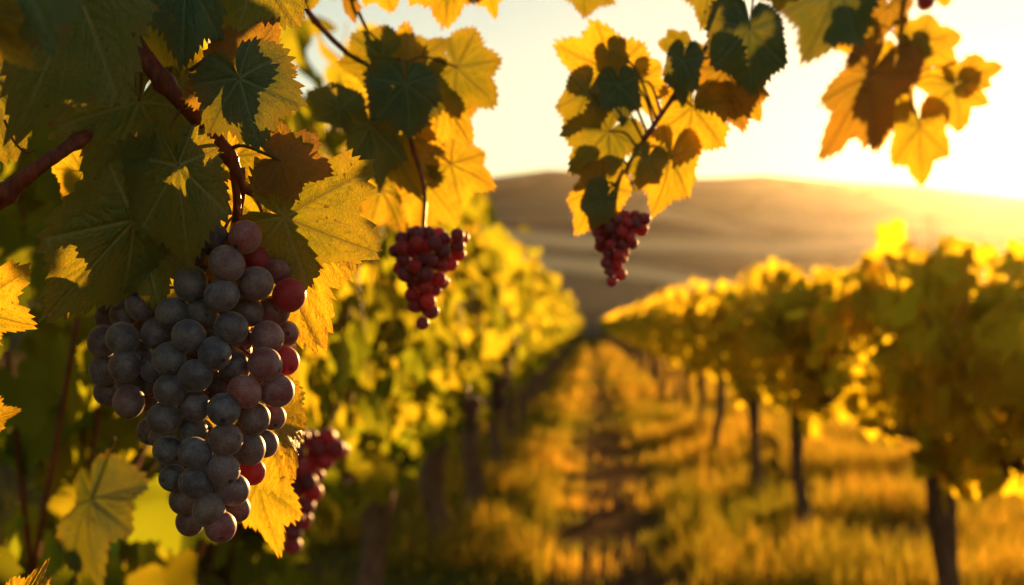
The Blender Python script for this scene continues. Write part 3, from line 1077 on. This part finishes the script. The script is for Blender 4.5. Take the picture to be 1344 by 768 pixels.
# hose lying along the right-hand row
pts = [(2.05, 24, .10), (2.08, 20.6, .14), (1.92, 17.5, .10), (1.98, 15.5, .2), (1.72, 13.2, .10), (1.70, 11.2, .16), (1.66, 10.2, .05), (1.82, 9.4, .12), (1.74, 8.6, .05), (1.7, 7.6, .03), (1.75, 5, .03)]
root = empty('drip_hose', (1.9, 12, 0), 'dark crooked drip hose lying through the golden grass behind the right row', 'hose')
mb = MB().tube([Vector(p_) + Vector((0, 0, .06)) - root.location for p_ in pts], [.026] * len(pts), seg=10, sub=12, rough=.05, rng=np.random.default_rng(2))
link('hose', mb.mesh('hose'), HOSE, root)

# ------------------------------------------------------------------ the close shoot with the big bunch
D = .85
sh = empty('vine_shoot', P(240, 130, D), 'close red-brown vine cane with large leaves above the big grape bunch', 'vine shoot', 'leafy shoots hanging in front of the rows')
add_cane(sh, [P(60, -330, .95), P(110, -120, .90), P(165, 30, .875), P(196, 84, .87), P(240, 135, .868), P(282, 180, .866), P(306, 215, .866), P(318, 245, .87), P(345, 262, .875), P(372, 284, .872)],
         [.0075, .0065, .0058, .0055, .005, .005, .0038, .0026, .0018, .0014], seed=1)
def hero(*a, **k):
    return add_leaf(sh, *a, **k)
# right of the cane
hero((314, 103), (337, 191), .83, 'teal', dd=-.01, roll=12, w=.95, lob=1, fold=.22, bend=.15, stalk=(250, 92, .868))
hero((312, 108), (366, 24), .845, 'brown', dd=.02, roll=-28, w=.85, lob=3, fold=.3, bend=-.2, stalk=(250, 100, .868))
hero((369, 211), (436, 232), .845, 'brown', dd=.01, roll=-20, w=1.05, lob=3, fold=.3, bend=.1, stalk=(300, 196, .866))
hero((373, 285), (494, 335), .862, 'green', dd=.0, roll=8, w=1.0, lob=3, fold=.05, bend=.1, wavy=.5)
hero((352, 300), (416, 462), .895, 'gold', dd=.01, roll=-10, w=.8, lob=2, fold=.1, bend=.15, stalk=(330, 255, .87))
hero((300, 205), (352, 150), .90, 'gold', dd=.0, roll=20, w=.9, lob=1, stalk=(288, 190, .868))
# over the bunch
hero((234, 218), (243, 344), .825, 'green', dd=-.012, roll=14, w=.66, lob=0, fold=.25, bend=.2, stalk=(262, 168, .866))
hero((176, 289), (60, 420), .835, 'green', dd=-.01, roll=-12, w=.56, lob=0, fold=.18, bend=.15, stalk=(240, 140, .868))
hero((190, 318), (202, 402), .85, 'green', dd=-.01, roll=20, w=.8, lob=2, fold=.3, bend=.1, stalk=(235, 222, .868))
hero((183, 133), (129, 258), .888, 'green', dd=-.01, roll=-8, w=.85, lob=2, fold=.1, bend=.15, stalk=(186, 66, .872))
hero((215, 240), (210, 318), .90, 'gold', dd=.01, roll=10, w=1.1, lob=1, stalk=(262, 168, .866))
hero((110, 225), (84, 270), .97, 'gold', dd=.01, roll=20, w=1.1, lob=2, stalk=(150, 160, .95))
hero((265, 240), (222, 300), .92, 'gold', dd=.02, roll=-20, w=1.2, lob=2)
# top left
hero((205, -6), (229, 99), .885, 'gold', dd=.0, roll=15, w=.85, lob=2, stalk=(168, 20, .876))
hero((243, -28), (238, 80), .85, 'teal', dd=-.01, roll=-10, w=.62, lob=1, fold=.2, stalk=(160, 10, .876))
hero((335, -40), (310, 66), .885, 'green', dd=-.01, roll=5, w=.95, lob=2, stalk=(150, -10, .878))
hero((98, -20), (48, 166), .74, 'green', dd=-.03, roll=-12, w=.70, lob=1, fold=.2, stalk=(110, -120, .90))
hero((20, -60), (60, 48), .58, 'teal', dd=-.02, roll=12, w=1.1, lob=1, stalk=(60, -200, .8))
hero((-30, 10), (24, 92), .56, 'gold', dd=.0, roll=40, w=.7, lob=2, stalk=(-60, -100, .8))
hero((-20, 95), (22, 205), .98, 'green', dd=.0, roll=-20, w=1.1, lob=2, stalk=(-60, 0, .95))
# left edge and below
hero((120, 655), (112, 752), 1.5, 'teal', dd=-.06, roll=42, w=.7, lob=2, fold=.55, bend=.4, wavy=1.7, stalk=(150, 575, 1.5))
hero((-40, 405), (38, 435), .87, 'gold', dd=.0, roll=35, w=1.0, lob=3, fold=.35, stalk=(-90, 330, .9))
hero((-30, 548), (27, 545), .87, 'gold', dd=.01, roll=40, w=.8, lob=2, fold=.3, stalk=(-90, 480, .9))
hero((18, 800), (62, 742), .86, 'gold', dd=.0, roll=35, w=.6, lob=2, fold=.3, stalk=(-40, 850, .9))
# gold leaves behind the bunch's right side
hero((345, 548), (388, 640), .94, 'gold', dd=.01, roll=-25, w=1.0, lob=2, fold=.25, stalk=(330, 480, .92))
hero((340, 628), (352, 738), 1.0, 'gold', dd=.01, roll=30, w=.55, lob=2, fold=.3, stalk=(325, 560, .95))
hero((345, 520), (400, 580), 1.05, 'green', dd=.01, roll=-20, w=.9, lob=2, stalk=(320, 470, .97))

# second close cane, entering at the left edge
c2 = empty('vine_shoot', P(20, 240, .84), 'thick red-brown cane slanting in at the left edge under the dark leaves', 'vine shoot', 'leafy shoots hanging in front of the rows')
add_cane(c2, [P(-360, 420, .95), P(-150, 345, .86), P(-40, 290, .84), P(10, 252, .84), P(50, 220, .842), P(92, 192, .86), P(150, 150, .91), P(200, 90, .93)],
         [.008, .007, .0058, .0052, .0046, .0042, .0036, .003], seed=5)
mb = MB().tube([k_ - c2.location for k_ in (P(6, 158, .84), P(18, 185, .835), P(34, 200, .838), P(48, 196, .845))], [.0008, .0008, .0007, .0005], seg=6)
link('tendril', mb.mesh('tendril'), CANE, c2)

build_main_bunch()

# ------------------------------------------------------------------ second shoot
D2 = 1.25
s2 = empty('vine_shoot', P(500, 110, D2), 'hanging vine shoot with golden leaves and one blue-green leaf, left of the gap of sky', 'vine shoot', 'leafy shoots hanging in front of the rows')
add_cane(s2, [P(330, -150, 1.2), P(375, -40, 1.22), P(408, 20, 1.24), P(452, 66, 1.25), P(500, 98, 1.26), P(528, 150, 1.27), P(548, 215, 1.262), P(556, 245, 1.255), P(558, 268, 1.25)],
         [.0034, .003, .0026, .0023, .0021, .002, .0018, .0017, .0014], seed=9, nodes=.05)
add_cane(s2, [P(462, -60, 1.24), P(466, 0, 1.245), P(482, 40, 1.25), P(500, 75, 1.255), P(512, 105, 1.26)], [.002, .0018, .0016, .0014, .0012], seed=10, nodes=.05)
def l2(*a, **k):
    k.setdefault('wavy', .7)
    return add_leaf(s2, *a, **k)
l2((533, 111), (537, 179), 1.21, 'teal', roll=10, w=.95, lob=0, fold=.2, stalk=(518, 82, 1.255))
l2((503, 76), (446, 92), 1.25, 'green', roll=-15, w=.95, lob=1, stalk=(482, 40, 1.25))
l2((530, 98), (536, 28), 1.27, 'gold', roll=25, w=.8, lob=2, fold=.3, stalk=(512, 100, 1.26))
l2((548, 84), (586, 46), 1.29, 'green', roll=-25, w=.9, lob=2, stalk=(515, 105, 1.26))
l2((600, 88), (650, 138), 1.27, 'green', roll=15, w=1.0, lob=2, stalk=(512, 100, 1.26))
l2((578, 130), (624, 186), 1.3, 'gold', roll=-25, w=.8, lob=2, stalk=(528, 140, 1.27))
l2((497, 152), (535, 262), 1.27, 'gold', dd=-.01, roll=15, w=.62, lob=1, stalk=(528, 150, 1.27))
l2((485, 165), (510, 245), 1.235, 'green', dd=-.01, roll=-35, w=.7, lob=1, stalk=(528, 152, 1.27))
l2((446, 143), (402, 122), 1.2, 'green', roll=10, w=.75, lob=0, stalk=(500, 150, 1.26))
l2((592, 215), (650, 243), 1.35, 'gold', roll=-20, w=.9, lob=2, stalk=(545, 200, 1.27))
l2((560, 240), (605, 290), 1.42, 'gold', roll=20, w=1.1, lob=2, stalk=(548, 215, 1.27))
l2((500, 250), (535, 300), 1.45, 'gold', roll=-30, w=.9, lob=1, stalk=(545, 210, 1.27))
l2((548, 180), (575, 235), 1.34, 'green', roll=-30, w=.9, lob=2, stalk=(540, 190, 1.27))
l2((500, -35), (512, 14), 1.25, 'gold', roll=20, lob=2, stalk=(470, -20, 1.245))
l2((588, -40), (590, 33), 1.26, 'gold', roll=-20, lob=2, stalk=(470, -40, 1.245))
l2((640, -25), (641, 22), 1.28, 'gold', roll=30, w=.6, lob=2, stalk=(600, -60, 1.26))
l2((456, -5), (464, 29), 1.24, 'brown', roll=50, w=.6, lob=1, stalk=(466, -15, 1.245))
l2((420, -40), (400, 10), 1.24, 'green', roll=20, w=.9, lob=2, stalk=(400, 8, 1.235))
build_small_bunch(556, 297, 438, 41, D2, 21, 'dark red grape bunch hanging from the golden-leaved shoot against the left row', stalk_top=[P(557, 282, D2), P(558, 266, 1.25)], r_px=9.4, n=70)

# ------------------------------------------------------------------ third shoot
D3 = 1.25
s3 = empty('vine_shoot', P(870, 150, D3), 'slanting leafy vine shoot in front of the open sky, bearing a small red bunch', 'vine shoot', 'leafy shoots hanging in front of the rows')
add_cane(s3, [P(1010, -160, 1.3), P(975, -40, 1.27), P(945, 35, 1.26), P(925, 66, 1.255), P(880, 133, 1.25), P(858, 165, 1.25), P(831, 208, 1.25), P(815, 243, 1.25), P(811, 268, 1.25)],
         [.0036, .003, .0027, .0025, .0023, .0022, .002, .0018, .0015], seed=12, nodes=.05)
def l3(*a, **k):
    k.setdefault('wavy', .7)
    return add_leaf(s3, *a, **k)
l3((984, 38), (980, 121), 1.2, 'teal', roll=8, w=.82, lob=0, fold=.15, stalk=(992, -20, 1.25))
l3((806, 96), (726, 60), 1.26, 'gold', roll=-20, w=.8, lob=2, stalk=(858, 165, 1.25))
l3((800, 70), (812, 108), 1.24, 'green', roll=30, w=.9, lob=2, stalk=(862, 158, 1.25))
l3((772, 120), (744, 180), 1.25, 'green', roll=15, w=.7, lob=1, stalk=(845, 185, 1.25))
l3((812, 112), (818, 164), 1.22, 'teal', roll=-20, w=.75, lob=1, stalk=(850, 175, 1.25))
l3((842, 105), (856, 156), 1.27, 'gold', roll=20, w=.8, lob=2, stalk=(868, 150, 1.25))
l3((893, 62), (864, 62), 1.25, 'green', roll=-30, w=1.1, lob=2, stalk=(915, 82, 1.25))
l3((897, 80), (885, 136), 1.21, 'teal', roll=20, w=.6, lob=1, stalk=(910, 90, 1.25))
l3((950, 92), (968, 172), 1.27, 'brown', roll=15, w=.75, lob=1, stalk=(915, 82, 1.25))
l3((975, 120), (1000, 158), 1.29, 'gold', roll=-15, w=.8, lob=2, stalk=(930, 70, 1.255))
l3((909, 140), (897, 217), 1.26, 'gold', roll=10, w=.82, lob=1, fold=.2, stalk=(880, 133, 1.25))
l3((800, 172), (748, 226), 1.25, 'green', roll=-12, w=.85, lob=2, stalk=(838, 198, 1.25))
l3((790, 215), (765, 250), 1.27, 'green', roll=20, w=1.0, lob=2, stalk=(826, 218, 1.25))
l3((850, 208), (832, 248), 1.24, 'green', roll=20, w=.8, lob=1, stalk=(835, 205, 1.25))
l3((880, 205), (866, 284), 1.26, 'gold', roll=-10, w=.62, lob=1, stalk=(838, 200, 1.25))
l3((790, 246), (756, 306), 1.24, 'gold', roll=10, w=.7, lob=1, stalk=(815, 245, 1.25))
l3((793, 262), (775, 300), 1.22, 'teal', roll=-30, w=.8, lob=0, stalk=(815, 250, 1.25))
l3((770, -30), (762, 20), 1.25, 'green', roll=10, lob=1, stalk=(900, -60, 1.26))
l3((935, -35), (925, 34), 1.26, 'green', roll=-15, w=.8, lob=1, stalk=(965, -10, 1.265))
l3((1028, -20), (1020, 14), 1.28, 'gold', roll=15, lob=2, stalk=(975, -20, 1.265))
build_small_bunch(811, 276, 379, 30, D3, 33, 'small red grape bunch dangling in front of the hazy hills', stalk_top=[P(812, 262, 1.25), P(815, 245, 1.25)], r_px=7.4, n=60, red=.6, lean=-.15)

# ------------------------------------------------------------------ fourth shoot, top right, in front of the glow
D4 = 1.7
s4 = empty('vine_shoot', P(1180, 60, D4), 'top right vine shoot with amber backlit leaves beside the sun', 'vine shoot', 'leafy shoots hanging in front of the rows')
add_cane(s4, [P(1230, -180, 1.72), P(1205, -60, 1.71), P(1188, 10, 1.7), P(1182, 60, 1.7), P(1190, 100, 1.7), P(1200, 150, 1.7)],
         [.0042, .0038, .0032, .0028, .0022, .0015], seed=14, nodes=.05)
def l4(*a, **k):
    k.setdefault('wavy', .7)
    return add_leaf(s4, *a, **k)
l4((1100, -20), (1066, 80), 1.62, 'teal', roll=-10, w=.75, lob=1, fold=.2, stalk=(1190, 0, 1.7))
l4((1143, 98), (1078, 204), 1.68, 'brown', roll=12, w=.55, lob=3, stalk=(1182, 70, 1.7))
l4((1172, 100), (1150, 196), 1.7, 'gold', roll=-10, w=.5, lob=2, stalk=(1185, 85, 1.7))
l4((1207, 166), (1209, 243), 1.71, 'gold', roll=8, w=.68, lob=2, stalk=(1198, 140, 1.7))
l4((1255, 113), (1262, 172), 1.7, 'gold', roll=-14, w=1.05, lob=4, fold=.1, stalk=(1194, 112, 1.7))
l4((1268, 105), (1316, 82), 1.705, 'gold', roll=-14, w=.7, lob=3, fold=.1)
l4((1208, 55), (1263, 36), 1.69, 'gold', roll=-15, w=.9, lob=2, stalk=(1182, 55, 1.7))
l4((1200, 60), (1205, 92), 1.72, 'green', roll=25, w=.9, lob=1, stalk=(1184, 70, 1.7))
l4((1165, 10), (1160, 48), 1.68, 'brown', roll=15, w=1.1, lob=2, stalk=(1188, 10, 1.7))
l4((1135, 45), (1120, 90), 1.73, 'gold', roll=-20, w=.9, lob=2, stalk=(1183, 50, 1.7))
l4((1240, -30), (1236, 8), 1.7, 'gold', roll=20, lob=2, stalk=(1200, -40, 1.71))
build_small_bunch(1217, -72, 17, 26, D4, 37, 'red-purple grapes peeping in at the top edge above amber leaves', stalk_top=[P(1210, -90, 1.7), P(1206, -100, 1.7)], r_px=11.5, n=26, red=.2)

# ------------------------------------------------------------------ blurred bunches on the left row
build_small_bunch(396, 560, 735, 40, 2.1, 41, 'blurred red grape bunch low behind the big blue bunch', stalk_top=[P(390, 540, 2.12), P(360, 515, 2.2)], r_px=11.5, n=80, red=.45, lean=-.3)
for k, (px, ty, by, hw_, d, lb) in enumerate([
        (655, 492, 552, 11, 9.3, 'dark bunch hanging under the left row beside the third trunk'),
        (664, 440, 500, 10, 11.2, 'dark bunch part hidden in the yellow leaves of the left row'),
        (617, 520, 572, 11, 7.4, 'dark bunch low on the left row above the grass')]):
    build_small_bunch(px, ty, by, hw_, d, 60 + k, lb, r_px=3.2, n=40, merged=True)
